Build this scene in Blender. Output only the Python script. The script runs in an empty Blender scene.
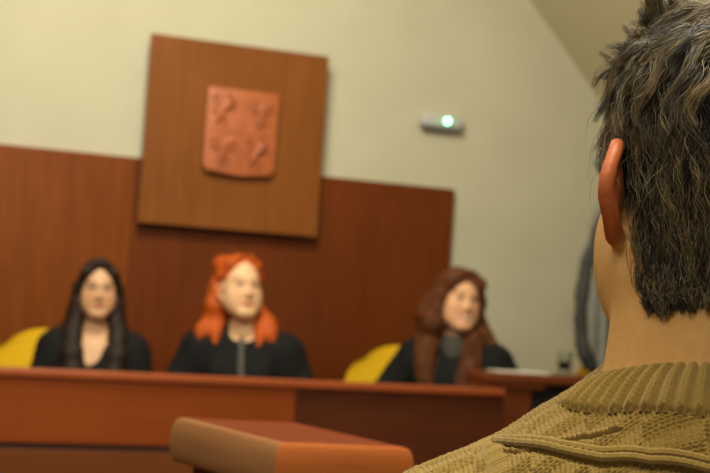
import bpy, bmesh, math, random
import numpy as np
from mathutils import Vector, Matrix

random.seed(4); rng = np.random.default_rng(7)
sc = bpy.context.scene
col = sc.collection
sc.view_settings.view_transform = 'Standard'
sc.view_settings.look = 'None'

# ------------------------------------------------------------------ camera
F = 1450.0
PHI = math.radians(3.9)
PITCH = math.atan(58.5*math.cos(PHI)/F)
C0 = np.array([0, 0, 1.2])
fw = np.array([0, math.cos(PITCH), math.sin(PITCH)])
r0 = np.array([1.0, 0, 0]); u0 = np.array([0, -math.sin(PITCH), math.cos(PITCH)])
rr = math.cos(PHI)*r0+math.sin(PHI)*u0
uu = -math.sin(PHI)*r0+math.cos(PHI)*u0

def ray(x, y): return fw+rr*(x-355)/F+uu*(236.5-y)/F
def P(x, y, d): return C0+ray(x, y)*d

cam_d = bpy.data.cameras.new('camera'); cam = bpy.data.objects.new('camera', cam_d); col.objects.link(cam)
cam.matrix_world = Matrix(((rr[0], uu[0], -fw[0], C0[0]), (rr[1], uu[1], -fw[1], C0[1]), (rr[2], uu[2], -fw[2], C0[2]), (0, 0, 0, 1)))
cam_d.sensor_width = 36; cam_d.lens = F*36/710
cam_d.dof.use_dof = True; cam_d.dof.focus_distance = 1.0; cam_d.dof.aperture_fstop = 11.5
cam_d.clip_start = .05
sc.camera = cam

# courtroom frame: W along the back wall, N towards the audience
TH = math.radians(21.9)
W = np.array([math.cos(TH), math.sin(TH), 0]); Nn = np.array([math.sin(TH), -math.cos(TH), 0])
B0 = P(240, 378, 4.73); B0f = np.array([B0[0], B0[1], 0])
WALLQ = float(np.dot(P(240, 170, 6.2)-B0, -Nn))
ROOM = Matrix.Translation(Vector(B0f)) @ Matrix.Rotation(TH, 4, 'Z')     # local x = W, local y = q (away from audience)

def SQ(pt):
    d = np.array(pt)-B0f
    return float(np.dot(d, W)), float(np.dot(d, -Nn)), float(pt[2])
def hitq(x, y, q):
    rd = ray(x, y); O = B0-Nn*q
    t = np.dot(O-C0, Nn)/np.dot(rd, Nn)
    return SQ(C0+rd*t)

# ------------------------------------------------------------------ materials
def lin(c):
    return tuple(((v/255)/12.92 if v/255 <= .04045 else ((v/255+.055)/1.055)**2.4) for v in c)+(1,)

def newmat(name, rough=.5, spec=.5):
    m = bpy.data.materials.new(name); m.use_nodes = True
    nt = m.node_tree; b = nt.nodes['Principled BSDF']
    b.inputs['Roughness'].default_value = rough
    b.inputs['Specular IOR Level'].default_value = spec
    return m, nt, b

def ramp(nt, fac, stops):
    r = nt.nodes.new('ShaderNodeValToRGB')
    el = r.color_ramp.elements
    while len(el) < len(stops): el.new(.5)
    for e, (p, c) in zip(el, stops): e.position = p; e.color = c
    nt.links.new(fac, r.inputs['Fac']); return r.outputs['Color']

def coords(nt, scale, kind='Object'):
    tc = nt.nodes.new('ShaderNodeTexCoord'); mp = nt.nodes.new('ShaderNodeMapping')
    mp.inputs['Scale'].default_value = scale
    nt.links.new(tc.outputs[kind], mp.inputs['Vector']); return mp.outputs['Vector']

def noise(nt, vec, scale, detail=4, rough=.55, dist=0):
    n = nt.nodes.new('ShaderNodeTexNoise'); n.inputs['Scale'].default_value = scale
    n.inputs['Detail'].default_value = detail; n.inputs['Roughness'].default_value = rough; n.inputs['Distortion'].default_value = dist
    nt.links.new(vec, n.inputs['Vector']); return n.outputs['Fac']

def bump(nt, b, h, strength, dist):
    bp = nt.nodes.new('ShaderNodeBump'); bp.inputs['Strength'].default_value = strength; bp.inputs['Distance'].default_value = dist
    nt.links.new(h, bp.inputs['Height']); nt.links.new(bp.outputs['Normal'], b.inputs['Normal'])

def mat_noise(name, c1, c2, scale=(1, 1, 1), ns=6, rough=.5, spec=.5, bmp=0, bd=.002, detail=4, coat=0, lo=.3, hi=.7):
    m, nt, b = newmat(name, rough, spec)
    f = noise(nt, coords(nt, scale), ns, detail)
    nt.links.new(ramp(nt, f, [(lo, lin(c1)), (hi, lin(c2))]), b.inputs['Base Color'])
    if bmp: bump(nt, b, f, bmp, bd)
    if coat: b.inputs['Coat Weight'].default_value = coat; b.inputs['Coat Roughness'].default_value = .25
    return m

def wood(name, c1, c2, axis='z', rough=.42, ns=9, coat=.0, spec=.22):
    s = {'z': (9, 9, .8), 'x': (.8, 9, 9), 'y': (9, .8, 9)}[axis]
    m, nt, b = newmat(name, rough, spec)
    v = coords(nt, s)
    f1 = noise(nt, v, ns*.35, 6, .6, .6)
    f2 = noise(nt, coords(nt, (1, 1, 1)), 1.7, 3)
    mx = nt.nodes.new('ShaderNodeMath'); mx.operation = 'MULTIPLY_ADD'; mx.inputs[1].default_value = .55
    nt.links.new(f1, mx.inputs[0])
    m2 = nt.nodes.new('ShaderNodeMath'); m2.operation = 'MULTIPLY'; m2.inputs[1].default_value = .45
    nt.links.new(f2, m2.inputs[0]); nt.links.new(m2.outputs[0], mx.inputs[2])
    nt.links.new(ramp(nt, mx.outputs[0], [(.32, lin(c1)), (.68, lin(c2))]), b.inputs['Base Color'])
    bump(nt, b, f1, .08, .002)
    if coat: b.inputs['Coat Weight'].default_value = coat
    return m

M = {}
M['wall'] = mat_noise('wall_paint', (186, 180, 150), (193, 187, 157), ns=3, rough=.9, spec=.1)
M['slope'] = mat_noise('ceiling_paint', (192, 181, 144), (198, 187, 150), ns=3, rough=.9, spec=.1)
M['floor'] = wood('floor_parquet', (70, 48, 30), (98, 68, 42), 'x')
M['wains'] = wood('wainscot_veneer', (104, 50, 9), (131, 67, 14), 'z')
M['wains2'] = wood('wainscot_veneer_red', (86, 39, 8), (111, 52, 12), 'z')
M['board'] = wood('emblem_board_veneer', (112, 63, 21), (134, 79, 30), 'z')
M['crest'] = mat_noise('terracotta_relief', (156, 80, 36), (178, 97, 46), ns=14, rough=.55, bmp=.3, bd=.004)
M['bench'] = wood('bench_veneer', (122, 54, 13), (142, 67, 20), 'x', .4)
M['bench_low'] = wood('bench_lower_veneer', (98, 52, 20), (114, 62, 26), 'x', .4)
M['bench_edge'] = wood('bench_edge', (138, 66, 30), (158, 80, 40), 'x', .35)
M['bench_dark'] = wood('bench_right_dark', (70, 34, 14), (90, 42, 18), 'x', .4)
M['groove'] = mat_noise('shadow_gap', (60, 26, 12), (66, 30, 14))
M['desk'] = wood('desk_veneer', (92, 44, 18), (112, 56, 25), 'x', .4)
M['desk_shade'] = mat_noise('desk_knee_shade', (26, 20, 16), (32, 25, 19), rough=.6)
M['lect_top'] = wood('lectern_top', (98, 44, 20), (118, 56, 27), 'y', .75, spec=.04)
M['lect_edge'] = wood('lectern_edge', (138, 70, 28), (164, 92, 41), 'x', .6, ns=14, spec=.1)
M['lect_edge_sheen'] = wood('lectern_edge_sheen', (120, 78, 44), (148, 102, 62), 'y', .6, ns=14, spec=.1)  # greyish reflection on the long mouldings painted into the wood colour
M['robe'] = mat_noise('black_robe', (16, 16, 14), (24, 23, 20), ns=60, rough=.85, spec=.2)
M['yellow'] = mat_noise('yellow_fabric', (206, 160, 14), (220, 174, 22), ns=90, rough=.8, spec=.2, bmp=.15)
M['metal'] = mat_noise('grey_metal', (120, 120, 118), (140, 140, 138), rough=.35)
M['white_plastic'] = mat_noise('grey_white_plastic', (176, 178, 168), (184, 186, 174), rough=.5)
M['glint'] = mat_noise('glint', (214, 208, 186), (222, 216, 194), rough=.9)
M['jacket'] = mat_noise('grey_wool', (58, 57, 51), (74, 72, 65), (1, 1, .3), ns=20, rough=.9, spec=.1)
M['jacket_light'] = mat_noise('light_grey_wool', (120, 118, 106), (140, 137, 124), (1, 1, .3), ns=20, rough=.9, spec=.1)
M['darkwood'] = wood('dark_wood', (44, 28, 18), (60, 38, 24))
M['trousers'] = mat_noise('dark_trousers', (34, 36, 44), (44, 46, 54), ns=80, rough=.9)
M['shoe'] = mat_noise('black_leather', (18, 17, 16), (26, 25, 24), rough=.4)
M['tie'] = mat_noise('grey_jabot', (78, 75, 64), (98, 94, 82), ns=40, rough=.9)
M['shirt'] = mat_noise('grey_shirt', (54, 50, 40), (66, 61, 50), ns=40, rough=.9)
m, nt, b = newmat('led_green', .3); b.inputs['Base Color'].default_value = lin((60, 255, 170))
b.inputs['Emission Color'].default_value = (.12, 1, .42, 1); b.inputs['Emission Strength'].default_value = 22; M['led'] = m
m, nt, b = newmat('clear_glass', .03); b.inputs['Transmission Weight'].default_value = 1; b.inputs['IOR'].default_value = 1.3; b.inputs['Base Color'].default_value = (.85, .87, .85, 1); M['glass'] = m
m, nt, b = newmat('dark_drink', .1); b.inputs['Base Color'].default_value = lin((40, 34, 26)); M['drink'] = m
m, nt, b = newmat('eye_white', .15); M['eye'] = m
tc = coords(nt, (1, 1, 1)); sp = nt.nodes.new('ShaderNodeSeparateXYZ'); nt.links.new(tc, sp.inputs[0])
nt.links.new(ramp(nt, sp.outputs['Y'], [(.0, lin((214, 200, 184))), (.68, lin((214, 200, 184))), (.70, lin((60, 42, 28))), (.9, lin((40, 26, 18))), (.93, lin((8, 6, 5)))]), b.inputs['Base Color'])
nt.nodes['Color Ramp'].color_ramp.interpolation = 'CONSTANT'

def skin_mat(name):
    m, nt, b = newmat(name, .5, .35)
    a = nt.nodes.new('ShaderNodeAttribute'); a.attribute_name = 'tint'
    n = noise(nt, coords(nt, (1, 1, 1)), 120, 3)
    mx = nt.nodes.new('ShaderNodeMix'); mx.data_type = 'RGBA'; mx.blend_type = 'MULTIPLY'; mx.inputs['Factor'].default_value = .35
    nt.links.new(a.outputs['Color'], mx.inputs['A'])
    nt.links.new(ramp(nt, n, [(.3, (.78, .7, .66, 1)), (.7, (1, 1, 1, 1))]), mx.inputs['B'])
    nt.links.new(mx.outputs['Result'], b.inputs['Base Color'])
    b.inputs['Subsurface Weight'].default_value = .12
    b.inputs['Subsurface Radius'].default_value = (1, .3, .12); b.inputs['Subsurface Scale'].default_value = .006
    bump(nt, b, n, .12, .0006)
    return m
M['skin'] = skin_mat('skin')

def hair_mat(name, c1, c2, rough=.55, spec=.2, attr=True, ns=8):
    m, nt, b = newmat(name, rough, spec)
    if attr:
        a = nt.nodes.new('ShaderNodeAttribute'); a.attribute_name = 'shade'; f = a.outputs['Fac']
    else:
        f = noise(nt, coords(nt, (14, 14, 1.6)), ns, 5, .6, .5)
        bump(nt, b, f, .5, .006)
    nt.links.new(ramp(nt, f, [(.2, lin(c1)), (.8, lin(c2))]), b.inputs['Base Color'])
    return m

# ------------------------------------------------------------------ object helpers
def tag(o, label=None, cat=None, group=None, kind=None):
    if label: o['label'] = label
    if cat: o['category'] = cat
    if group: o['group'] = group
    if kind: o['kind'] = kind
    return o

def empty(name, mw, label=None, cat=None, group=None):
    o = bpy.data.objects.new(name, None); col.objects.link(o); o.matrix_world = mw; o.empty_display_size = .1
    return tag(o, label, cat, group)

def link(name, me, m, parent=None, mw=None, smooth=False):
    o = bpy.data.objects.new(name, me); col.objects.link(o)
    if m is not None: me.materials.append(m)
    if parent is not None: o.parent = parent
    if mw is not None: o.matrix_basis = mw
    if smooth: me.shade_smooth()
    return o

def np_mesh(name, v, quads, attrs=None):
    me = bpy.data.meshes.new(name); v = np.ascontiguousarray(v, dtype=np.float32); q = np.ascontiguousarray(quads, dtype=np.int32)
    k = q.shape[1]
    me.vertices.add(len(v)); me.vertices.foreach_set('co', v.ravel())
    me.loops.add(q.size); me.loops.foreach_set('vertex_index', q.ravel())
    me.polygons.add(len(q)); me.polygons.foreach_set('loop_start', np.arange(0, q.size, k, dtype=np.int32))
    me.update(calc_edges=True)
    for nm, a in (attrs or {}).items():
        if a.ndim == 2:
            at = me.attributes.new(nm, 'FLOAT_COLOR', 'POINT'); at.data.foreach_set('color', np.ascontiguousarray(a, dtype=np.float32).ravel())
        else:
            at = me.attributes.new(nm, 'FLOAT', 'POINT'); at.data.foreach_set('value', np.ascontiguousarray(a, dtype=np.float32))
    me.validate(); return me

class MB:
    """collects shapes for ONE mesh object"""
    def __init__(s): s.bm = bmesh.new()
    def box(s, x0, x1, y0, y1, z0, z1, bev=0, seg=2):
        g = bmesh.ops.create_cube(s.bm, size=1)
        vs = g['verts']
        for v in vs: v.co = Vector((x0+(v.co.x+.5)*(x1-x0), y0+(v.co.y+.5)*(y1-y0), z0+(v.co.z+.5)*(z1-z0)))
        if bev:
            es = list({e for v in vs for e in v.link_edges})
            bmesh.ops.bevel(s.bm, geom=es, offset=bev, segments=seg, affect='EDGES', profile=.5)
        return s
    def prism(s, pts, y0, y1, bev=0, seg=2):
        """outline in x,z extruded along y"""
        a = [s.bm.verts.new((x, y0, z)) for x, z in pts]; b = [s.bm.verts.new((x, y1, z)) for x, z in pts]
        f1 = s.bm.faces.new(a); f2 = s.bm.faces.new(b[::-1]); n = len(pts)
        for i in range(n): s.bm.faces.new((a[i], b[i], b[(i+1) % n], a[(i+1) % n]))
        if bev:
            es = list(set(f1.edges) | set(f2.edges))
            bmesh.ops.bevel(s.bm, geom=es, offset=bev, segments=seg, affect='EDGES', profile=.5)
        return s
    def tube(s, pts, rad, n=10, cap=True):
        pts = [Vector(p) for p in pts]; rings = []
        rads = rad if isinstance(rad, (list, tuple)) else [rad]*len(pts)
        up = Vector((0, 0, 1))
        for i, p in enumerate(pts):
            t = (pts[min(i+1, len(pts)-1)]-pts[max(i-1, 0)]).normalized()
            a = t.cross(up)
            if a.length < .05: a = t.cross(Vector((0, 1, 0)))
            a.normalize(); bb = t.cross(a)
            rings.append([s.bm.verts.new(p+(a*math.cos(2*math.pi*k/n)+bb*math.sin(2*math.pi*k/n))*rads[i]) for k in range(n)])
        for r1, r2 in zip(rings, rings[1:]):
            for k in range(n): s.bm.faces.new((r1[k], r1[(k+1) % n], r2[(k+1) % n], r2[k]))
        if cap: s.bm.faces.new(rings[0][::-1]); s.bm.faces.new(rings[-1])
        return s
    def lathe(s, prof, n=28, c=(0, 0)):
        rings = [[s.bm.verts.new((c[0]+r*math.cos(2*math.pi*k/n), c[1]+r*math.sin(2*math.pi*k/n), z)) for k in range(n)] for r, z in prof]
        for r1, r2 in zip(rings, rings[1:]):
            for k in range(n): s.bm.faces.new((r1[k], r1[(k+1) % n], r2[(k+1) % n], r2[k]))
        s.bm.faces.new(rings[0][::-1]); s.bm.faces.new(rings[-1]); return s
    def build(s, name, m, parent=None, mw=None, smooth=False):
        bmesh.ops.recalc_face_normals(s.bm, faces=s.bm.faces)
        me = bpy.data.meshes.new(name); s.bm.to_mesh(me); s.bm.free()
        o = link(name, me, m, parent, mw)
        if smooth: me.shade_smooth(); me.set_sharp_from_angle(angle=math.radians(40))
        return o

def struct(name, mb, m):
    o = mb.build(name, m, None, ROOM); o['kind'] = 'structure'; return o

# ------------------------------------------------------------------ room shell (room frame: x along wall, y depth, z up)
WQ = WALLQ
struct('floor', MB().box(-5, 6, -7, WQ, -.1, 0), M['floor'])
struct('wall_back', MB().box(-5, 6, WQ, WQ+.15, 0, 4.2), M['wall'])
struct('wall_left', MB().box(-5.15, -5, -7, WQ+.15, 0, 4.2), M['wall'])
# sloping ceiling whose crease runs down the back wall
s1, _, z1 = hitq(530, 0, WQ); s2, _, z2 = hitq(600, 100, WQ)
k = (z2-z1)/(s2-s1)
def zc(s): return z1+(s-s1)*k
struct('ceiling_slope', MB().prism([(s1+(3.6-z1)/k, 3.6), (s1-z1/k, 0), (s1-z1/k+.2, 0), (s1+(3.6-z1)/k+.2, 3.6)], -7, WQ+.0), M['slope'])
struct('ceiling', MB().box(-5, s1+(3.6-z1)/k, -7, WQ, 3.6, 3.7), M['slope'])
# wainscot, two veneer panels meeting behind the board
sL = hitq(0, 145, WQ)[0]; sM = hitq(135, 157, WQ)[0]; sR = hitq(452, 190, WQ)[0]
struct('trim_1', MB().box(-3.2, sM-.0008, WQ-.03, WQ, 0, 1.706, .003), M['wains'])
struct('trim_2', MB().box(sM+.0008, sR, WQ-.03, WQ, 0, 1.706, .003), M['wains2'])

# ------------------------------------------------------------------ emblem board and arms
bq = WQ-.09
e = [hitq(153, 33, bq), hitq(330, 57, bq), hitq(137, 222, bq), hitq(316, 237, bq)]
bx0 = (e[0][0]+e[2][0])/2; bx1 = (e[1][0]+e[3][0])/2; bz0 = (e[2][2]+e[3][2])/2; bz1 = (e[0][2]+e[1][2])/2
RT = lambda x, y, z: ROOM @ Matrix.Translation((x, y, z))
t = empty('emblem_board', RT((bx0+bx1)/2, WQ, bz0), 'square brown veneer board mounted high on the wall behind the red-haired middle woman', 'wall board')
hw = (bx1-bx0)/2; hh = bz1-bz0
MB().box(-hw, hw, -.09, -.068, 0, hh, .002).build('face_panel', M['board'], t)
MB().box(-hw+.012, hw-.012, -.068, -.0305, .012, hh-.012).build('backing_frame', M['darkwood'], t)
cq = bq-.012
e = [hitq(206, 86, cq), hitq(278, 95, cq), hitq(203, 172, cq), hitq(273, 179, cq)]
cx0 = (e[0][0]+e[2][0])/2; cx1 = (e[1][0]+e[3][0])/2; cz0 = (e[2][2]+e[3][2])/2; cz1 = (e[0][2]+e[1][2])/2
cw = (cx1-cx0)/2; ch = cz1-cz0
t = empty('coat_of_arms', RT((cx0+cx1)/2, bq-.001, cz0), 'terracotta relief shield with four quartered beasts fixed to the square board', 'coat of arms')
def shield(w, h, inset=0):
    w -= inset; pts = [(-w, h-inset), (w, h-inset)]
    r = .035
    pts += [(w, r+inset)]+[(w-r+r*math.cos(a), inset+.004+r-r*math.sin(a)) for a in np.linspace(.2, 1.5, 7)]
    pts += [(.024, inset+.006), (0, inset-.008), (-.024, inset+.006)]
    pts += [(-w+r-r*math.cos(a), inset+.004+r-r*math.sin(a)) for a in np.linspace(1.5, .2, 7)]+[(-w, r+inset)]
    return pts
MB().prism(shield(cw, ch), -.03, 0, .006).build('shield', M['crest'], t, smooth=True)
MB().box(-.006, .006, -.034, -.0295, .02, ch-.012, .002).box(-cw+.01, cw-.01, -.034, -.0295, ch*.5-.006, ch*.5+.006, .002).build('quarter_ribs', M['crest'], t)
def lion(mx, cx, cz, s, crown2=False):
    q = lambda x, z: (cx+mx*x*s, -.034, cz+z*s)
    mb = MB()
    mb.tube([q(-.022, -.03), q(-.012, -.005), q(.006, .02), q(.014, .04)], [.011*s, .014*s, .017*s, .012*s], 8)      # trunk
    mb.tube([q(.012, .038), q(.03, .05)], [.014*s, .008*s], 8)                                                      # head
    mb.tube([q(.012, .026), q(.035, .03), q(.046, .042)], [.008*s, .006*s, .005*s], 6)                              # fore paw
    mb.tube([q(.006, .014), q(.03, .008), q(.044, .014)], [.008*s, .006*s, .005*s], 6)
    mb.tube([q(-.02, -.026), q(.004, -.036), q(0, -.06), q(.014, -.064)], [.012*s, .009*s, .006*s, .005*s], 6)      # hind legs
    mb.tube([q(-.022, -.03), q(-.03, -.05), q(-.022, -.066)], [.011*s, .007*s, .005*s], 6)
    mb.tube([q(-.026, -.024), q(-.048, -.01), q(-.04, .02), q(-.052, .045), q(-.036, .056)], [.005*s]*5, 6)         # forked tail
    mb.tube([q(-.042, .014), q(-.024, .034), q(-.028, .048)], [.004*s]*3, 6)
    mb.tube([q(.004, .058), q(.02, .062)], [.006*s]*2, 6)
    return mb
def eagle(cx, cz, s):
    q = lambda x, z: (cx+x*s, -.034, cz+z*s)
    mb = MB().tube([q(0, -.05), q(0, -.02), q(0, .02), q(0, .045)], [.006*s, .014*s, .016*s, .009*s], 8)
    mb.tube([q(0, .046), q(-.016, .05)], [.009*s, .004*s], 6)
    for sg in (-1, 1):
        mb.tube([q(sg*.01, .02), q(sg*.034, .042), q(sg*.05, .05)], [.011*s, .009*s, .004*s], 6)
        for k in range(4):
            mb.tube([q(sg*(.02+.009*k), .028+.005*k), q(sg*(.026+.009*k), -.012+.009*k)], [.007*s, .004*s], 6)
        mb.tube([q(sg*.006, -.02), q(sg*.026, -.04)], [.007*s, .005*s], 6)
        mb.tube([q(sg*.003, -.04), q(sg*.016, -.066)], [.006*s, .004*s], 6)
    return mb
sx = cw*.5; hz = ch*.5
sc_ = 1.05
lion(1, -sx, hz*1.5, sc_).build('lion', M['crest'], t, smooth=True)
eagle(sx, hz*1.5, sc_).build('eagle', M['crest'], t, smooth=True)
eagle(-sx, hz*.56, sc_).build('eagle', M['crest'], t, smooth=True)
lion(1, sx, hz*.56, sc_).build('lion', M['crest'], t, smooth=True)

# ------------------------------------------------------------------ wall sensor with green lamp
lq = WQ-.02
a = hitq(420, 118, lq); b_ = hitq(460, 123, lq)
t = empty('wall_sensor', RT((a[0]+b_[0])/2, WQ, a[2]-.03), 'small white rectangular device with a glowing green lamp on the bare wall', 'wall device')
w2 = (b_[0]-a[0])/2
MB().box(-w2, w2, -.05, 0, -.002, .05, .008, 3).build('housing', M['white_plastic'], t, smooth=True)
MB().box(-w2+.006, w2-.006, -.044, -.004, -.012, -.002, .004).build('bottom_cover', M['metal'], t)
g = hitq(448, 119, WQ-.055)
mb = MB(); bmesh.ops.create_icosphere(mb.bm, subdivisions=3, radius=.011)
mb.build('indicator_lamp', M['led'], t, Matrix.Translation((g[0]-(a[0]+b_[0])/2, -.052, .027)), smooth=True)

# ------------------------------------------------------------------ judges' bench
bs0 = -1.6; bs1 = .975; sj = .197; HT = .905
t = empty('judges_bench', RT(0, 0, 0), 'long reddish brown panelled bench the three women in black sit behind', 'bench')
MB().box(bs0, bs1, -.012, .055, HT-.027, HT, .006, 3).build('top_rail', M['bench_edge'], t, smooth=True)
MB().box(bs0, sj, 0, .04, .678, HT-.027, .002).build('upper_panel', M['bench'], t)
MB().box(bs0, sj, .012, .04, .655, .678).build('shadow_gap', M['groove'], t)
MB().box(bs0, sj, .002, .04, .08, .655, .002).build('lower_panel', M['bench_low'], t)
MB().box(sj+.001, bs1, .004, .04, .08, HT-.027, .002).build('dark_panel', M['bench_dark'], t)  # right section, darker in colour than the left panels
MB().box(bs0+.02, bs1-.02, .02, .045, 0, .08).build('plinth', M['groove'], t)
MB().box(bs0, bs1-.02, .045, .42, .715, .745, .003).build('worktop', M['bench'], t)
MB().box(bs0, bs0+.03, .045, .42, 0, .715).build('end_panel', M['bench_low'], t)
MB().box(.56, .59, .045, .42, 0, .715).build('end_panel', M['bench_low'], t)

# ------------------------------------------------------------------ side desk
DQ = .12
d0 = hitq(487, 373, DQ); d1 = hitq(590, 377, DQ); DZ = (d0[2]+d1[2])/2
t = empty('side_desk', RT(d0[0], DQ, 0), 'brown side desk with paper and a glass, past the right end of the bench', 'desk')
DL = 1.2; DD = .17
pa_ = bs1+.012-d0[0]; pb_ = hitq(530, 400, DQ+.03)[0]-d0[0]; pc_ = hitq(546, 384, DQ)[0]-d0[0]
MB().box(0, DL, 0, DD, DZ-.034, DZ, .005, 3).build('desktop', M['desk'], t, smooth=True)
MB().box(0.004, pc_, .006, DD-.01, DZ-.054, DZ-.034, .002).build('apron', M['desk'], t)
MB().box(pa_, pb_, .02, DD-.05, 0, DZ-.054, .003).build('side_panel', M['desk'], t)
MB().box(DL-.05, DL-.01, .02, DD-.01, 0, DZ-.034, .003).build('side_panel', M['desk'], t)
MB().box(pb_, DL-.05, .08, .10, .0, DZ-.034).build('knee_shade_sheet', M['desk_shade'], t)  # near-black sheet added for the shade in the open knee space
# paper sheets added for the desktop's reflection, and the glass
pa = hitq(512, 371, DQ+.1); 
mb = MB()
for i in range(3): mb.box(-.11+random.uniform(-.006, .006), .11, -.05, .03+random.uniform(-.004, .004), i*.002, i*.002+.0015)
o = mb.build('glint_sheets', M['glint'], None, RT(d0[0]+.17, DQ+.085, DZ+.0005)); tag(o, 'white sheets of paper standing in for reflected light on the side desk', 'glint')
gp = hitq(564, 374, DQ+.07)
t = empty('drinking_glass', RT(gp[0], DQ+.07, DZ+.0005), 'short clear glass holding a dark drink on the side desk', 'glass')
R_ = .028; Hh = .088
MB().lathe([(R_*.86, 0), (R_, Hh), (R_-.002, Hh), (R_*.86-.002, .004)], 28).build('tumbler', M['glass'], t, smooth=True)
MB().lathe([(R_*.86-.0035, .02), (R_*.9-.003, .052)], 24).build('drink', M['drink'], t, smooth=True)

# ------------------------------------------------------------------ chairs
def make_chair(name, mw, label, group, cloth, back_h=1.0, w=.46):
    t = empty(name, mw, label, 'chair', group)     # facing -y in its own frame (towards audience)
    # seat
    MB().box(-w/2+.01, w/2-.01, -.24, .2, .405, .448, .02, 4).build('seat', cloth, t, smooth=True)
    # curved back with round corners
    nu, nv = 20, 14; z0 = .56; H = back_h-z0; rows = []; bm = bmesh.new()
    for side in (0, 1):
        g = []
        for j in range(nv+1):
            row = []
            vv = j/nv
            for i in range(nu+1):
                uu_ = -1+2*i/nu
                # superellipse outline mapping from the square
                x = uu_*math.sqrt(1-.55*vv**7) * w/2 * (.93+.07*math.sin(vv*2.4))
                z = z0+H*(vv-.13*vv**2*uu_*uu_-.03*(1-vv)*uu_*uu_)
                y = .205+.09*vv-.05*uu_*uu_+(0 if side == 0 else .035*(1-.5*abs(uu_)**6)*(1-.5*vv**8))
                row.append(bm.verts.new((x, y, z)))
            g.append(row)
        rows.append(g)
    for g, fl in ((rows[0], 0), (rows[1], 1)):
        for j in range(nv):
            for i in range(nu):
                f = [g[j][i], g[j][i+1], g[j+1][i+1], g[j+1][i]]
                bm.faces.new(f[::-1] if fl else f)
    loop = [(0, i) for i in range(nu)]+[(j, nu) for j in range(nv)]+[(nv, i) for i in range(nu, 0, -1)]+[(j, 0) for j in range(nv, 0, -1)]
    for (j1, i1), (j2, i2) in zip(loop, loop[1:]+loop[:1]):
        bm.faces.new((rows[0][j1][i1], rows[1][j1][i1], rows[1][j2][i2], rows[0][j2][i2]))
    mb = MB(); mb.bm.free(); mb.bm = bm
    mb.build('backrest', cloth, t, smooth=True)
    for sx_ in (-1, 1):
        MB().tube([(sx_*.19, -.2, 0), (sx_*.18, -.19, .405)], [.011, .012]).build('leg', M['metal'], t, smooth=True)
        MB().tube([(sx_*.19, .24, 0), (sx_*.17, .19, .40), (sx_*.16, .235, .6)], [.011, .012, .011]).build('leg', M['metal'], t, smooth=True)
    return t

# ------------------------------------------------------------------ signed distance modelling for bodies
def smin(a, b, k):
    h = np.clip(k-np.abs(a-b), 0, None)/k
    return np.minimum(a, b)-h*h*k*.25
def smax(a, b, k): return -smin(-a, -b, k)

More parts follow.
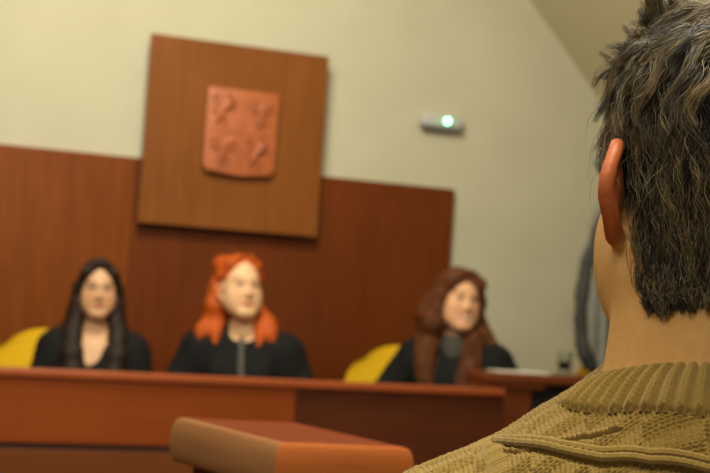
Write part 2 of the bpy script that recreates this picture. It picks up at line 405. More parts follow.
class Shape:
    def __init__(s): s.p = []
    def ell(s, c, r, k=.02, rot=None, op='+'):
        r = np.array(r if hasattr(r, '__len__') else (r, r, r), float); c = np.array(c, float)
        R = None if rot is None else np.array(rot)
        s.p.append(('e', (c, r, R), k, op, c-r.max(), c+r.max())); return s
    def cone(s, a, b, ra, rb, k=.02, op='+'):
        a = np.array(a, float); b = np.array(b, float)
        s.p.append(('c', (a, b, ra, rb), k, op, np.minimum(a-ra, b-rb), np.maximum(a+ra, b+rb))); return s
    def chain(s, pts, rads, k=.02, op='+'):
        for i in range(len(pts)-1): s.cone(pts[i], pts[i+1], rads[i], rads[i+1], k, op)
        return s
    def moved(s, R, T, sc_=1.0):
        """prims turned by R (3x3), scaled and moved by T"""
        o = Shape(); R = np.array(R); T = np.array(T, float)
        for ty, a, k, op, lo, hi in s.p:
            if ty == 'e':
                c, r, R2 = a; o.ell(R@(c*sc_)+T, r*sc_, k*sc_, R if R2 is None else R@R2, op)
            else: o.cone(R@(a[0]*sc_)+T, R@(a[1]*sc_)+T, a[2]*sc_, a[3]*sc_, k*sc_, op)
        return o
    def grown(s, g):
        o = Shape()
        for ty, a, k, op, lo, hi in s.p:
            if ty == 'e': o.ell(a[0], a[1]+g, k, a[2], op)
            else: o.cone(a[0], a[1], a[2]+g, a[3]+g, k, op)
        return o
    def add(s, other): s.p += other.p; return s
    @staticmethod
    def prim(ty, a, X, Y, Z):
        if ty == 'e':
            c, r, R = a; x, y, z = X-c[0], Y-c[1], Z-c[2]
            if R is not None: x, y, z = R[0, 0]*x+R[1, 0]*y+R[2, 0]*z, R[0, 1]*x+R[1, 1]*y+R[2, 1]*z, R[0, 2]*x+R[1, 2]*y+R[2, 2]*z
            k0 = np.sqrt((x/r[0])**2+(y/r[1])**2+(z/r[2])**2); k1 = np.sqrt((x/r[0]**2)**2+(y/r[1]**2)**2+(z/r[2]**2)**2)+1e-9
            return k0*(k0-1)/k1
        A, Bb, ra, rb = a; d = Bb-A; L2 = float(d@d)+1e-12
        x, y, z = X-A[0], Y-A[1], Z-A[2]
        h = np.clip((x*d[0]+y*d[1]+z*d[2])/L2, 0, 1)
        return np.sqrt((x-h*d[0])**2+(y-h*d[1])**2+(z-h*d[2])**2)-(ra+(rb-ra)*h)
    def at(s, pts):
        X, Y, Z = pts[:, 0], pts[:, 1], pts[:, 2]; D = np.full(len(pts), 9.0)
        for ty, a, k, op, lo, hi in s.p:
            d = s.prim(ty, a, X, Y, Z)
            D = smin(D, d, k) if op == '+' else smax(D, -d, k)
        return D
    def grid(s, xs, ys, zs):
        D = np.full((len(xs), len(ys), len(zs)), .3)
        for ty, a, k, op, lo, hi in s.p:
            m = k+.03; sl = []
            for ax, l, h in ((xs, lo[0], hi[0]), (ys, lo[1], hi[1]), (zs, lo[2], hi[2])):
                i = np.searchsorted(ax, l-m); j = np.searchsorted(ax, h+m); sl.append(slice(max(i-1, 0), min(j+1, len(ax))))
            X = xs[sl[0]][:, None, None]; Y = ys[sl[1]][None, :, None]; Z = zs[sl[2]][None, None, :]
            if min(X.size, Y.size, Z.size) == 0: continue
            d = s.prim(ty, a, X, Y, Z); v = D[sl[0], sl[1], sl[2]]
            D[sl[0], sl[1], sl[2]] = smin(v, d, k) if op == '+' else smax(v, -d, k)
        return D
    def bounds(s):
        ps = [p for p in s.p if p[3] == '+']
        return np.min([p[4] for p in ps], 0), np.max([p[5] for p in ps], 0)

def axis_pts(lo, hi, h, fine=None, hf=None):
    if fine is None: return np.arange(lo, hi+h, h)
    a, b = max(fine[0], lo), min(fine[1], hi); out = []
    if a > lo: out.append(np.linspace(lo, a, max(2, int((a-lo)/h)+1))[:-1])
    out.append(np.linspace(a, b, max(2, int((b-a)/hf)+1)))
    if b < hi: out.append(np.linspace(b, hi, max(2, int((hi-b)/h)+1))[1:])
    return np.concatenate(out)

def nets(D, xs, ys, zs):
    ins = D < 0
    nx, ny, nz = D.shape
    cnt = np.zeros((nx-1, ny-1, nz-1), np.int32); acc = np.zeros((nx-1, ny-1, nz-1, 3))
    G = (xs, ys, zs); sh = D.shape; faces_e = []
    for ax in range(3):
        s0 = [slice(None)]*3; s1_ = [slice(None)]*3; s0[ax] = slice(0, -1); s1_[ax] = slice(1, None)
        a, b = D[tuple(s0)], D[tuple(s1_)]
        cr = np.argwhere((a < 0) != (b < 0))
        va = a[tuple(cr.T)]; vb = b[tuple(cr.T)]; tt = va/(va-vb)
        pos = np.stack([G[k][cr[:, k]] for k in range(3)], 1).astype(float)
        pos[:, ax] += tt*(G[ax][cr[:, ax]+1]-G[ax][cr[:, ax]])
        o1, o2 = [k for k in range(3) if k != ax]
        for d1 in (0, -1):
            for d2 in (0, -1):
                c = cr.copy(); c[:, o1] += d1; c[:, o2] += d2
                ok = np.all((c >= 0) & (c < np.array([nx-1, ny-1, nz-1])), 1); c = c[ok]
                np.add.at(cnt, tuple(c.T), 1); np.add.at(acc, tuple(c.T), pos[ok])
        faces_e.append((ax, cr, va < 0))
    idx = np.full(cnt.shape, -1, np.int64); m = cnt > 0; idx[m] = np.arange(m.sum())
    V = acc[m]/cnt[m][:, None]; Q = []
    for ax, cr, neg in faces_e:
        o1, o2 = [(1, 2), (2, 0), (0, 1)][ax]
        ok = (cr[:, o1] > 0) & (cr[:, o2] > 0) & (cr[:, o1] < sh[o1]-1) & (cr[:, o2] < sh[o2]-1)
        c = cr[ok]; ng = neg[ok]
        def ix(d1, d2):
            e_ = c.copy(); e_[:, o1] += d1; e_[:, o2] += d2; return idx[tuple(e_.T)]
        q = np.stack([ix(-1, -1), ix(0, -1), ix(0, 0), ix(-1, 0)], 1)
        q[~ng] = q[~ng][:, ::-1]; Q.append(q)
    return V, np.concatenate(Q)

def sdf_mesh(name, shape, h, fine=None, hf=None, post=None, relax=3):
    lo, hi = shape.bounds(); lo = lo-.03; hi = hi+.03
    xs, ys, zs = [axis_pts(lo[k], hi[k], h, None if fine is None else fine[k], hf) for k in range(3)]
    D = shape.grid(xs, ys, zs)
    if post is not None: D = post(D, xs[:, None, None], ys[None, :, None], zs[None, None, :])
    V, Q = nets(D, xs, ys, zs)
    # light relaxation evens out the grid steps
    E = np.concatenate([Q[:, [0, 1]], Q[:, [1, 2]], Q[:, [2, 3]], Q[:, [3, 0]]]); E = np.concatenate([E, E[:, ::-1]])
    deg = np.bincount(E[:, 0], minlength=len(V)).astype(float)
    for it in range(relax):
        for lam in (.5, -.52):
            S = np.stack([np.bincount(E[:, 0], V[E[:, 1], k], len(V)) for k in range(3)], 1)/np.maximum(deg, 1)[:, None]
            V = V+lam*(S-V)
    return V, Q

def rotm(yaw=0, pitch=0, roll=0):
    return np.array(Matrix.Rotation(math.radians(yaw), 3, 'Z') @ Matrix.Rotation(math.radians(pitch), 3, 'X') @ Matrix.Rotation(math.radians(roll), 3, 'Y'))

def head_shape(smile=0.0, jaw=1.0, wide=1.0, nose=1.0, ear=0.0):
    """facing +y, origin midway between the ears"""
    h = Shape()
    h.ell((0, -.018, .042), (.074*wide, .096, .088), .02)
    h.ell((0, .034, -.012), (.060*wide, .060, .088), .03)
    for s in (-1, 1):
        h.cone((s*.052*jaw*wide, .008, -.048), (s*.018*jaw, .070, -.090), .020, .018, .025)
        h.ell((s*.038*wide, .050, -.026+.006*smile), (.029, .029, .030), .03)
        h.ell((s*.030*wide*jaw, .048, -.058), .030, .03)
        h.cone((s*.034, .076, .036), (s*.008, .084, .032), .010, .010, .015)
    h.ell((0, .074, -.090), (.024*jaw, .020, .018), .02)
    for s in (-1, 1): h.ell((s*.031, .1045, .016), (.018, .0145, .010), .016, op='-')
    for s in (-1, 1):
        h.ell((s*.031, .0760, .015), .0142, .008)
        h.ell((s*.031, .0905, .0145), (.0120, .012, .0042), .003, op='-')
    h.cone((0, .088, .022), (0, .104, -.020), .0065, .0095*nose, .012)
    for s in (-1, 1): h.ell((s*.0105*nose, .095, -.025), (.0075, .010, .0075), .008)
    sm = .007*smile
    h.chain([(-.025-sm, .078, -.055+sm), (-.01, .0905, -.0515), (0, .0915, -.0525), (.01, .0905, -.0515), (.025+sm, .078, -.055+sm)], [.003, .0055, .005, .0055, .003], .006)
    h.chain([(-.022-sm, .078, -.058+sm), (0, .0895, -.0625), (.022+sm, .078, -.058+sm)], [.003, .0068, .003], .006)
    h.cone((-.018-sm, .097, -.0575+sm*.6), (.018+sm, .097, -.0575+sm*.6), .0022, .0022, .004, op='-')
    for s in (-1, 1):      # ear: bowl, rim, lobe
        x = lambda o: s*(.073*wide+o*(1+ear))
        rim = [(x(.001), .016, .012), (x(.004), .012, .029), (x(.009), -.003, .0375), (x(.0145), -.017, .031), (x(.0205), -.025, .015), (x(.0215), -.024, -.002), (x(.015), -.016, -.019), (x(.009), -.005, -.029), (x(.003), .006, -.030)]
        h.ell((x(.0095), -.005, .004), (.0052, .021, .027), .008, rotm(s*30, 0, 0))
        rim = [tuple(v) for v in spline(rim, 22)]
        h.chain(rim, np.interp(np.linspace(0, 1, 22), np.linspace(0, 1, 9), [.0034, .0034, .0034, .0036, .0038, .0040, .0044, .0052, .0050]), .006)
        h.ell((x(.0185), .006, -.002), (.006, .010, .012), .005, op='-')
    return h

def hand(sh, W_, dirv, side, r=1.0, up=(0, 0, 1)):
    """palm, four fingers and a thumb leaving the palm's side"""
    W_ = np.array(W_); d = np.array(dirv, float); d /= np.linalg.norm(d); up = np.array(up, float)
    x = np.cross(d, up); x /= np.linalg.norm(x); up = np.cross(x, d)
    x = x*side*-1          # towards the thumb
    at = lambda a, b, c: W_+d*a*r+x*b*r+up*c*r
    Rm = np.stack([x, d, up], 1)
    sh.ell(at(.045, 0, 0), (.038*r, .048*r, .014*r), .012, Rm)
    for b, L in ((.029, .068), (.010, .076), (-.010, .070), (-.028, .054)):
        sh.chain([at(.078, b, 0), at(.078+L*.45, b*1.12, .004), at(.078+L*.78, b*1.15, -.006), at(.078+L, b*1.12, -.018)], [.0088*r, .0080*r, .0072*r, .0062*r], .004)
    sh.chain([at(.018, .03, -.002), at(.045, .052, -.006), at(.07, .062, -.014)], [.012*r, .0095*r, .0075*r], .006)

def face_tint(q, base, lips, brow, cheek=.4, eyeline=1.0, hs=1.0, smile=0.0):
    """natural colouring of lips, brows and cheeks, with ears tinted redder; q in the head's own frame"""
    q = q/hs
    x, y, z = np.abs(q[:, 0]), q[:, 1], q[:, 2]
    c = np.tile(np.array(base[:3]), (len(q), 1))
    def mix(w, colr):
        nonlocal c
        w = np.clip(w, 0, 1)[:, None]; c = c*(1-w)+np.array(colr[:3])*w
    g = lambda cx, cz, sx, sz: np.exp(-((x-cx)/sx)**2-((z-cz)/sz)**2)*(y > .05)
    mix(g(.042, -.022, .02, .018)*cheek, (base[0]*.95, base[1]*.62, base[2]*.5))
    mix(g(0, -.026, .012, .012)*cheek*.7, (base[0]*.95, base[1]*.62, base[2]*.5))
    zl = z+.0575-smile*.010*(x/.028)**2
    lw = .024+.007*smile
    mix((np.exp(-(zl/(.0078+.002*smile))**4-(x/lw)**4)*(y > .07)), lips)
    if smile: mix(np.exp(-(zl/.0042)**4-(x/(lw*.85))**4)*(y > .07), (.75, .70, .62))
    mix(np.exp(-((z-.036-.004*np.sin(x*70))/.0045)**2-((x-.033)/.018)**4)*(y > .05)*.85, brow)
    mix(np.exp(-((z-.017)/.007)**2-((x-.031)/.015)**4)*(y > .05)*eyeline*.6, brow)
    mix(np.clip((x-.076)/.006, 0, 1)*(np.abs(y) < .03)*(np.abs(z) < .05), (base[0]*.9, base[1]*.42, base[2]*.28))
    return np.concatenate([c, np.ones((len(q), 1))], 1)

class Fig:
    """seated figure: facing +y in its own frame, seat height .45"""
    def __init__(s, sz=1.0, sw=1.0, hs=1.0, hyaw=0, hpitch=0, hroll=0, smile=0, jaw=1, wide=1, hoff=(0, 0, 0), male=False, nose=.85, ear=-.25, eo=.05, sj=.955):
        up = lambda z: .5+(z-.5)*sz
        s.up = up; s.hs = hs; s.smile = smile
        b = Shape(); t = Shape(); s.legs = Shape(); s.arms = Shape()
        bd = 1.0 if not male else 1.16
        t.ell((0, 0, .575), (.165, .12, .118), .05)
        t.ell((0, .01, up(.70)), (.132*bd, .095*bd, .15), .06)
        t.ell((0, 0, up(.87)), (.148*bd*sw, .102*bd, .15), .06)
        if not male:
            for q in (-1, 1): t.ell((q*.065, .072, up(.855)), .055, .04)
        S = .160*sw*(1.12 if male else 1)
        t.cone((-S+.02, -.01, up(sj)), (S-.02, -.01, up(sj)), .048, .048, .05)
        for q in (-1, 1): t.cone((q*S*.8, -.015, up(sj+.013)), (q*.02, -.03, up(1.03)), .030, .040, .05)
        neck = Shape().cone((0, -.03, up(.985)), (0, -.008, up(1.10)), .052 if not male else .062, .047 if not male else .057, .03)
        s.S = S
        E = [np.array((q*(S+eo), .03, up(.765))) for q in (-1, 1)]
        Wr = [np.array((q*.12, .235, .792)) for q in (-1, 1)]
        if male:
            E = [np.array((q*(S+.06), .03, up(.73))) for q in (-1, 1)]; Wr = [np.array((q*.12, .27, .66)) for q in (-1, 1)]
        for i, q in enumerate((-1, 1)):
            s.arms.chain([(q*S, -.01, up(sj)), E[i], Wr[i]], [.050*bd, .038*bd, .027*bd], .03)
        s.hands = Shape()
        for i, q in enumerate((-1, 1)): hand(s.hands, Wr[i], (-q*.12, 1, -.02) if not male else (-q*.1, 1, -.12), q, 1.0 if male else .9)
        for q in (-1, 1):
            s.legs.chain([(q*.085, .02, .53), (q*.10, .37, .53), (q*.10, .35, .10)], [.075, .060, .038], .03)
            s.legs.chain([(q*.10, .33, .055), (q*.105, .45, .032)], [.045, .030], .03)
        s.torso, s.neck = t, neck
        s.HR = rotm(hyaw, hpitch, hroll); s.HC = np.array((0, .012, up(1.165)))+np.array(hoff)
        s.head = head_shape(smile, jaw, wide, nose, ear).moved(s.HR, s.HC, hs)
        s.body = Shape().add(t).add(neck).add(s.arms).add(s.legs).add(s.hands).add(s.head)
    def hp(s, p): return s.HR@(np.array(p)*s.hs)+s.HC      # head frame -> figure frame

def add_body(fig, root, base, lips, brow, h=.009, hf=.0042, cheek=.4, eye=True, eyeline=1.0, fit=None):
    c = fig.HC; r = .125*fig.hs
    V, Q = sdf_mesh('body', fig.body, h, [(c[0]-r, c[0]+r), (c[1]-r, c[1]+r), (c[2]-.13, c[2]+.15)], hf)
    q = (V-c)@fig.HR
    tint = face_tint(q, base, lips, brow, cheek, eyeline, fig.hs, fig.smile)
    far = np.linalg.norm(q, axis=1) > .2
    tint[far, :3] = base[:3]
    me = np_mesh('body', V, Q, {'tint': tint})
    o = link('body', me, M['skin'], root, smooth=True)
    if eye:
        for s in (-1, 1):
            mb = MB(); bmesh.ops.create_uvsphere(mb.bm, u_segments=20, v_segments=12, radius=1)
            r_ = .0122*fig.hs; p = fig.hp((s*.031, .0772, .0148))
            m4 = Matrix.Translation(Vector(p)) @ Matrix(fig.HR.tolist()).to_4x4() @ Matrix.Scale(r_, 4)
            mb.build('eye', M['eye'], root, m4, smooth=True)
    return o

def tubes(strands, rads, shade=None, n=3):
    """(N,S,3) strand points -> one mesh of thin tapered tubes"""
    N, S, _ = strands.shape
    t = np.gradient(strands, axis=1); t /= np.linalg.norm(t, axis=2, keepdims=True)+1e-9
    ref = rng.normal(size=(N, 1, 3)); a = np.cross(t, ref); a /= np.linalg.norm(a, axis=2, keepdims=True)+1e-9
    b = np.cross(t, a); ang = np.arange(n)*2*np.pi/n
    V = strands[:, :, None, :]+rads[:, :, None, None]*(a[:, :, None, :]*np.cos(ang)[None, None, :, None]+b[:, :, None, :]*np.sin(ang)[None, None, :, None])
    i = np.arange(N*S*n).reshape(N, S, n)
    q = np.stack([i[:, :-1, :], np.roll(i, -1, 2)[:, :-1, :], np.roll(i, -1, 2)[:, 1:, :], i[:, 1:, :]], -1).reshape(-1, 4)
    at = None if shade is None else {'shade': np.repeat(shade.reshape(N, -1) if shade.ndim == 2 else np.repeat(shade[:, None], S, 1), n, axis=1).reshape(-1)}
    return np_mesh('hair', V.reshape(-1, 3), q, at)

def spline(pts, n):
    P_ = np.array(pts, float); m = len(P_); tt = np.linspace(0, m-1, n); i = np.clip(tt.astype(int), 0, m-2); f = (tt-i)[:, None]
    p0 = P_[np.maximum(i-1, 0)]; p1 = P_[i]; p2 = P_[i+1]; p3 = P_[np.minimum(i+2, m-1)]
    return .5*((2*p1)+(-p0+p2)*f+(2*p0-5*p1+4*p2-p3)*f**2+(-p0+3*p1-3*p2+p3)*f**3)

def lock_strands(guides, per, S=22, wave=.004, freq=3.0, r=.0011):
    """strands that fill tube-like locks: guides = [(points, radii)]"""
    out = []; rd = []; shd = []
    for pts, rads in guides:
        c = spline(pts, S); rr_ = np.interp(np.linspace(0, 1, S), np.linspace(0, 1, len(rads)), rads)
        for _ in range(per):
            o = rng.normal(size=3); o *= (rng.random()**.4)/np.linalg.norm(o)
            ph = rng.random()*6.28; k = np.linspace(0, 1, S)
            wv = wave*np.stack([np.sin(freq*6.28*k+ph), np.cos(freq*6.28*k+ph*1.7), 0*k], 1)*np.clip(k*3, 0, 1)[:, None]
            out.append(c+o*rr_[:, None]+wv); rd.append(r*np.clip((1.02-k)*5, .25, 1)); shd.append(rng.random())
    return np.array(out), np.array(rd), np.array(shd)

def place_person(px, py, d, local_chin, yaw):
    """matrix putting the figure so its chin lands on the seen point (only in plan; heights come from the seat)"""
    p = P(px, py, d); R = np.array(Matrix.Rotation(yaw, 3, 'Z')); o = p-R@np.array(local_chin)
    return Matrix.Translation((o[0], o[1], 0)) @ Matrix.Rotation(yaw, 4, 'Z')

def yaw_to(p, target=(0, 0)):       # figure's +y axis towards target
    return math.atan2(-(target[0]-p[0]), target[1]-p[1])

def robe(fig, root, sleeve=.026, vneck=None, drop=.47, name='robe'):
    r = fig.torso.grown(.016)
    S = fig.S; up = fig.up
    a = fig.arms.p
    for ty, ar, k, op, lo, hi in a: r.cone(ar[0], ar[1], ar[2]+sleeve*.8, ar[3]+sleeve*.6, .05)
    for q in (-1, 1): r.chain([(q*.085, .02, .535), (q*.1, .33, .535)], [.088, .075], .05)
    for (A, Bb, ra, rb) in (vneck or []): r.cone(A, Bb, ra, rb, .012, op='-')
    def post(D, X, Y, Z):
        fold = .004*np.sin(X*70+Z*16+3*np.sin(Z*9))*np.clip((up(.99)-Z)*8, 0, 1)
        return np.maximum(D+fold, drop-Z)
    V, Q = sdf_mesh(name, r, .008, post=post)
    return link(name, np_mesh(name, V, Q), M['robe'], root, smooth=True)

def hair_cap(fig, shape, root, m, name='hair', h=.0045, post=None):
    V, Q = sdf_mesh(name, shape, h, post=post, relax=2)
    return link(name, np_mesh(name, V, Q), m, root, smooth=True)

GW = 'women in black robes at the bench'
GC = 'yellow chairs behind the bench'
skinA = lin((214, 168, 122)); 

# ---- woman 1 : dark straight hair
fig = Fig(sz=.978, sw=.86, hs=.885, eo=.06, sj=.935, hyaw=2, hpitch=-2, wide=.97)
p = P(97, 322, 5.25); yw = yaw_to(p)+.03
mw = place_person(97, 322, 5.25, fig.hp((0, .08, -.105)), yw)
t = empty('person', mw, 'dark-haired woman in a black robe with open neckline, leftmost behind the bench', 'person', GW)
add_body(fig, t, lin((206, 160, 116)), lin((176, 78, 62)), lin((58, 40, 30)), cheek=.45)
up = fig.up
robe(fig, t, vneck=[((0, .02, up(1.10)), (0, .05, up(1.03)), .085, .075), ((0, .09, up(1.05)), (0.01, .15, up(.84)), .075, .014)])
M['hair_dark'] = hair_mat('dark_brown_hair', (24, 17, 12), (50, 34, 22), attr=False)
hs_ = Shape(); H = fig.hp
cap = Shape().ell((0, -.024, .046), (.082, .096, .092), .02)
for s in (-1, 1):
    cap.chain([(s*.012, .060, .118), (s*.058, .048, .075), (s*.078, .018, .02), (s*.080, .0, -.04)], [.012, .018, .020, .022], .02)
cap.ell((0, .135, -.012), (.066, .10, .115), .012, op='-')
hs_.add(cap.moved(fig.HR, fig.HC, fig.hs))
g1 = []
for s in (-1, 1):
    A = [H((s*.078, .0, -.0)), H((s*.080, .006, -.06)), H((s*.080, .012, -.11)), (s*.080, .055, up(1.0)), (s*.080, .10, up(.93)), (s*.072, .118, up(.86)), (s*.060, .128, up(.79)), (s*.054, .13, up(.75))]
    hs_.chain(A, [.020, .022, .025, .030, .034, .034, .026, .012], .03); g1.append((A, [.022, .024, .028, .034, .038, .038, .030, .014]))
    A = [H((s*.06, -.06, 0)), H((s*.075, -.05, -.09)), (s*.095, -.01, up(1.0)), (s*.10, .06, up(.93))]
    hs_.chain(A, [.03, .034, .034, .02], .03); g1.append((A, [.032, .036, .036, .022]))
hs_.chain([H((0, -.09, .03)), (0, -.085, up(1.05)), (0, -.10, up(.9))], [.05, .06, .03], .03)
ho_ = hair_cap(fig, hs_, t, M['hair_dark'])
M['hair_dark_s'] = hair_mat('dark_brown_hair_strands', (24, 17, 12), (66, 46, 30))
st, rd, shd = lock_strands(g1, 90, wave=.0015, freq=.8, r=.0011)
link('strands', tubes(st, rd, shd), M['hair_dark_s'], ho_, smooth=True)
ch1 = mw

# ---- woman 2 : orange hair
fig = Fig(sz=1.035, sw=1.05, hs=1.0, hoff=(.028, 0, 0), sj=.94, hyaw=24, hpitch=5, wide=1.0, jaw=1.05, eo=.085)
p = P(246, 318, 5.4); yw = yaw_to(p)-.05
mw = place_person(246, 318, 5.4, fig.hp((0, .08, -.105)), yw)
t = empty('person', mw, 'woman with bright orange hair in a black robe under the square board', 'person', GW)
add_body(fig, t, lin((222, 178, 130)), lin((190, 92, 60)), lin((150, 96, 60)), cheek=.3)
up = fig.up
robe(fig, t, vneck=[((0, .02, up(1.11)), (0, .05, up(1.04)), .082, .066), ((0, .085, up(1.05)), (0.0, .14, up(.955)), .06, .014)])
M['hair_orange'] = hair_mat('orange_hair', (140, 52, 8), (200, 92, 22), attr=False)
hs_ = Shape(); H = fig.hp
cap = Shape().ell((0, -.028, .048), (.082, .098, .092), .02)
for s in (-1, 1):
    cap.chain([(s*.02, .05, .125), (s*.055, .035, .092), (s*.074, .01, .05), (s*.076, -.025, .01)], [.010, .014, .016, .018], .02)
cap.ell((0, .115, -.01), (.07, .10, .118), .012, op='-')
for s in (-1, 1): cap.ell((s*.09, .0, -.005), (.024, .030, .042), .01, op='-')
hs_.add(cap.moved(fig.HR, fig.HC, fig.hs))
hs_.ell(H((.045, -.065, .10)), (.04, .04, .035), .02)
for s in (-1, 1):
    hs_.chain([H((s*.07, -.055, .02)), H((s*.078, -.05, -.06)), (s*.10+.02, -.01, up(1.045)), (s*.125+.028, .025, up(1.01)), (s*.135+.028, .05, up(.985))], [.03, .034, .036, .028, .010], .025)
    hs_.chain([H((s*.06, -.06, -.02)), (s*.080+.02, .0, up(1.04)), (s*.085+.02, .05, up(1.0)), (s*.08+.02, .08, up(.97))], [.03, .028, .020, .008], .02)
hs_.chain([H((0, -.09, .03)), (0, -.09, up(1.05)), (0, -.11, up(.9))], [.055, .065, .03], .03)
ho_ = hair_cap(fig, hs_, t, M['hair_orange'])
M['hair_orange_s'] = hair_mat('orange_hair_strands', (140, 52, 8), (208, 100, 28))
g2 = [([H((s*.07, -.055, .02)), H((s*.078, -.05, -.06)), (s*.10+.02, -.01, up(1.045)), (s*.125+.028, .03, up(1.0)), (s*.13+.028, .055, up(.97))], [.032, .036, .038, .032, .016]) for s in (-1, 1)]
st, rd, shd = lock_strands(g2, 130, wave=.004, freq=1.2, r=.0012)
link('strands', tubes(st, rd, shd), M['hair_orange_s'], ho_, smooth=True)
mb = MB()
mb.prism([(-.010, up(1.0)), (.010, up(1.0)), (.006, up(.90)), (-.004, up(.78)), (-.026, up(.78)), (-.014, up(.9))], .128, .142, .004)
o = mb.build('jabot', M['tie'], t, smooth=True)
o['label'] = 'grey neck band'
ch2 = mw

# ---- woman 3 : auburn curls, smiling
fig = Fig(sz=1.045, sw=1.05, hs=1.02, eo=.135, sj=.94, hyaw=32, hpitch=2, hroll=-5, smile=1, wide=1.0)
p = P(463, 331, 5.75); yw = yaw_to(p)-.12
mw = place_person(463, 331, 5.75, fig.hp((0, .08, -.105)), yw)
t = empty('person', mw, 'smiling woman with long auburn curls in a black robe, rightmost behind the bench', 'person', GW)
add_body(fig, t, lin((218, 166, 120)), lin((186, 92, 74)), lin((110, 66, 44)), cheek=.5)
up = fig.up
robe(fig, t, vneck=[((0, .02, up(1.11)), (0, .05, up(1.04)), .082, .066), ((0, .085, up(1.05)), (0.0, .125, up(1.0)), .055, .02)])
sh = Shape().cone((0, -.03, up(1.0)), (0, -.012, up(1.075)), .060, .056, .02)
sh.cone((0, .03, up(1.0)), (0, .045, up(.95)), .06, .055, .03)
V, Q = sdf_mesh('shirt_collar', sh, .006, post=lambda D, X, Y, Z: np.maximum(D, Z-up(1.04)))
link('shirt_collar', np_mesh('shirt_collar', V, Q), M['shirt'], t, smooth=True)
M['hair_auburn'] = hair_mat('auburn_hair', (50, 25, 11), (116, 66, 30), attr=False, ns=10)
M['hair_auburn_s'] = hair_mat('auburn_hair_strands', (54, 27, 12), (132, 76, 36))
hs_ = Shape(); H = fig.hp
cap = Shape().ell((0, -.026, .050), (.090, .104, .096), .02)
for s in (-1, 1):
    cap.chain([(s*.015, .062, .122), (s*.062, .046, .085), (s*.084, .016, .02), (s*.088, .0, -.05)], [.014, .022, .026, .03], .02)
cap.ell((0, .135, -.012), (.066, .10, .115), .012, op='-')
hs_.add(cap.moved(fig.HR, fig.HC, fig.hs))
gl = []
for s in (-1, 1):
    A = [H((s*.086, .0, -.02)), H((s*.096, .0, -.09)), (s*.10, .04, up(1.03)), (s*.10, .115, up(.93)), (s*.085, .155, up(.84)), (s*.075, .16, up(.76)), (s*.06, .165, up(.71))]
    ra_ = [.03, .036, .040, .036, .030, .024, .01]
    if s < 0: A[1:] = [tuple(np.array(v)*np.array((.72, 1, 1))) if i > 0 else H((-.088, .0, -.09)) for i, v in enumerate(A[1:])]; ra_ = [.022, .026, .030, .030, .028, .024, .01]
    if s > 0: A = A[:5]; ra_ = [.03, .036, .038, .030, .012]
    hs_.chain(A, ra_, .02); gl.append((A, [v+.012 for v in ra_]))
    A = [H((s*.07, -.06, .02)), H((s*.1, -.05, -.06)), (s*.12, -.02, up(1.04)), (s*.125, .05, up(.95))]
    if s < 0: A = [H((-.06, -.06, .02)), H((-.08, -.05, -.06)), (-.09, -.02, up(1.04)), (-.09, .05, up(.96))]
    hs_.chain(A, [.035, .04, .042, .02], .02); gl.append((A, [.04, .048, .05, .03]))
A = [H((-.02, -.06, .12)), H((-.07, -.08, .04)), H((-.105, -.07, -.06)), (-.15, -.01, up(1.0))]
hs_.chain(A[1:], [.05, .05, .03], .03)
hs_.chain([H((0, -.09, .03)), (0, -.09, up(1.05)), (0, -.11, up(.9))], [.06, .075, .04], .03)
hair_cap(fig, hs_, t, M['hair_auburn'], post=lambda D, X, Y, Z: D+.003*np.sin(Z*110+X*60)*np.sin(X*130+Y*90))
st, rd, shd = lock_strands(gl, 170, wave=.008, freq=2.4, r=.0013)
o = link('curls', tubes(st, rd, shd), M['hair_auburn_s'], t, smooth=True)
ch3 = mw

# ---- chairs: three under the women, one empty behind the side desk
def chair_at(px, py, d, dq, label, yaw=0, back_h=1.0):
    p = P(px, py, d); s, q, z = SQ(p)
    return make_chair('yellow_chair', RT(s, q+dq, 0) @ Matrix.Rotation(yaw, 4, 'Z'), label, GC, M['yellow'], back_h)
def chair_for(mw, ds, dq, label, yaw=0, back_h=1.0):
    s, q, z = SQ(np.array(mw.translation)); turn = (mw.to_euler().z-math.pi-TH+math.pi) % (2*math.pi)-math.pi
    return make_chair('yellow_chair', RT(s+ds, q+dq, 0) @ Matrix.Rotation(yaw+.6*turn, 4, 'Z'), label, GC, M['yellow'], back_h)
chair_for(ch1, -.15, .04, 'yellow chair with rounded back showing behind the dark-haired woman', .0, .99)
chair_for(ch2, 0, .04, 'yellow chair hidden behind the orange-haired woman', 0, .93)
chair_for(ch3, -.19, .075, 'yellow chair with rounded back showing left of the smiling auburn-haired woman', 0, 1.0)
s, q, z = hitq(571, 360, WQ-.14)
make_chair('yellow_chair', RT(s+.265, WQ-.34, 0), 'empty yellow chair glimpsed behind the side desk and grey jacket', GC, M['yellow'], 1.02)

# ------------------------------------------------------------------ coat stand with a grey jacket
JQ = .84
js, jq, jz = hitq(630, 300, JQ-.1)
js -= .05
t = empty('coat_stand', RT(js, JQ, 0), 'dark wooden coat stand behind the seated man, holding a grey jacket', 'coat stand')
MB().tube([(0, 0, .03), (0, 0, 1.86)], .018, 14).build('pole', M['darkwood'], t, smooth=True)
for k in range(4):
    a = math.pi/4+k*math.pi/2
    MB().tube([(0, 0, .1), (.09*math.cos(a), .09*math.sin(a), .05), (.17*math.cos(a), .17*math.sin(a), .012)], [.016, .014, .012]).build('foot', M['darkwood'], t, smooth=True)
    MB().tube([(0, 0, 1.80), (.06*math.cos(a), .06*math.sin(a), 1.80), (.085*math.cos(a), .085*math.sin(a), 1.85)], [.010, .009, .008]).build('hook', M['darkwood'], t, smooth=True)
jt = empty('jacket', RT(js, JQ-.10, .94), 'dark grey jacket hanging behind the seated man’s neck, beside the glass', 'jacket')
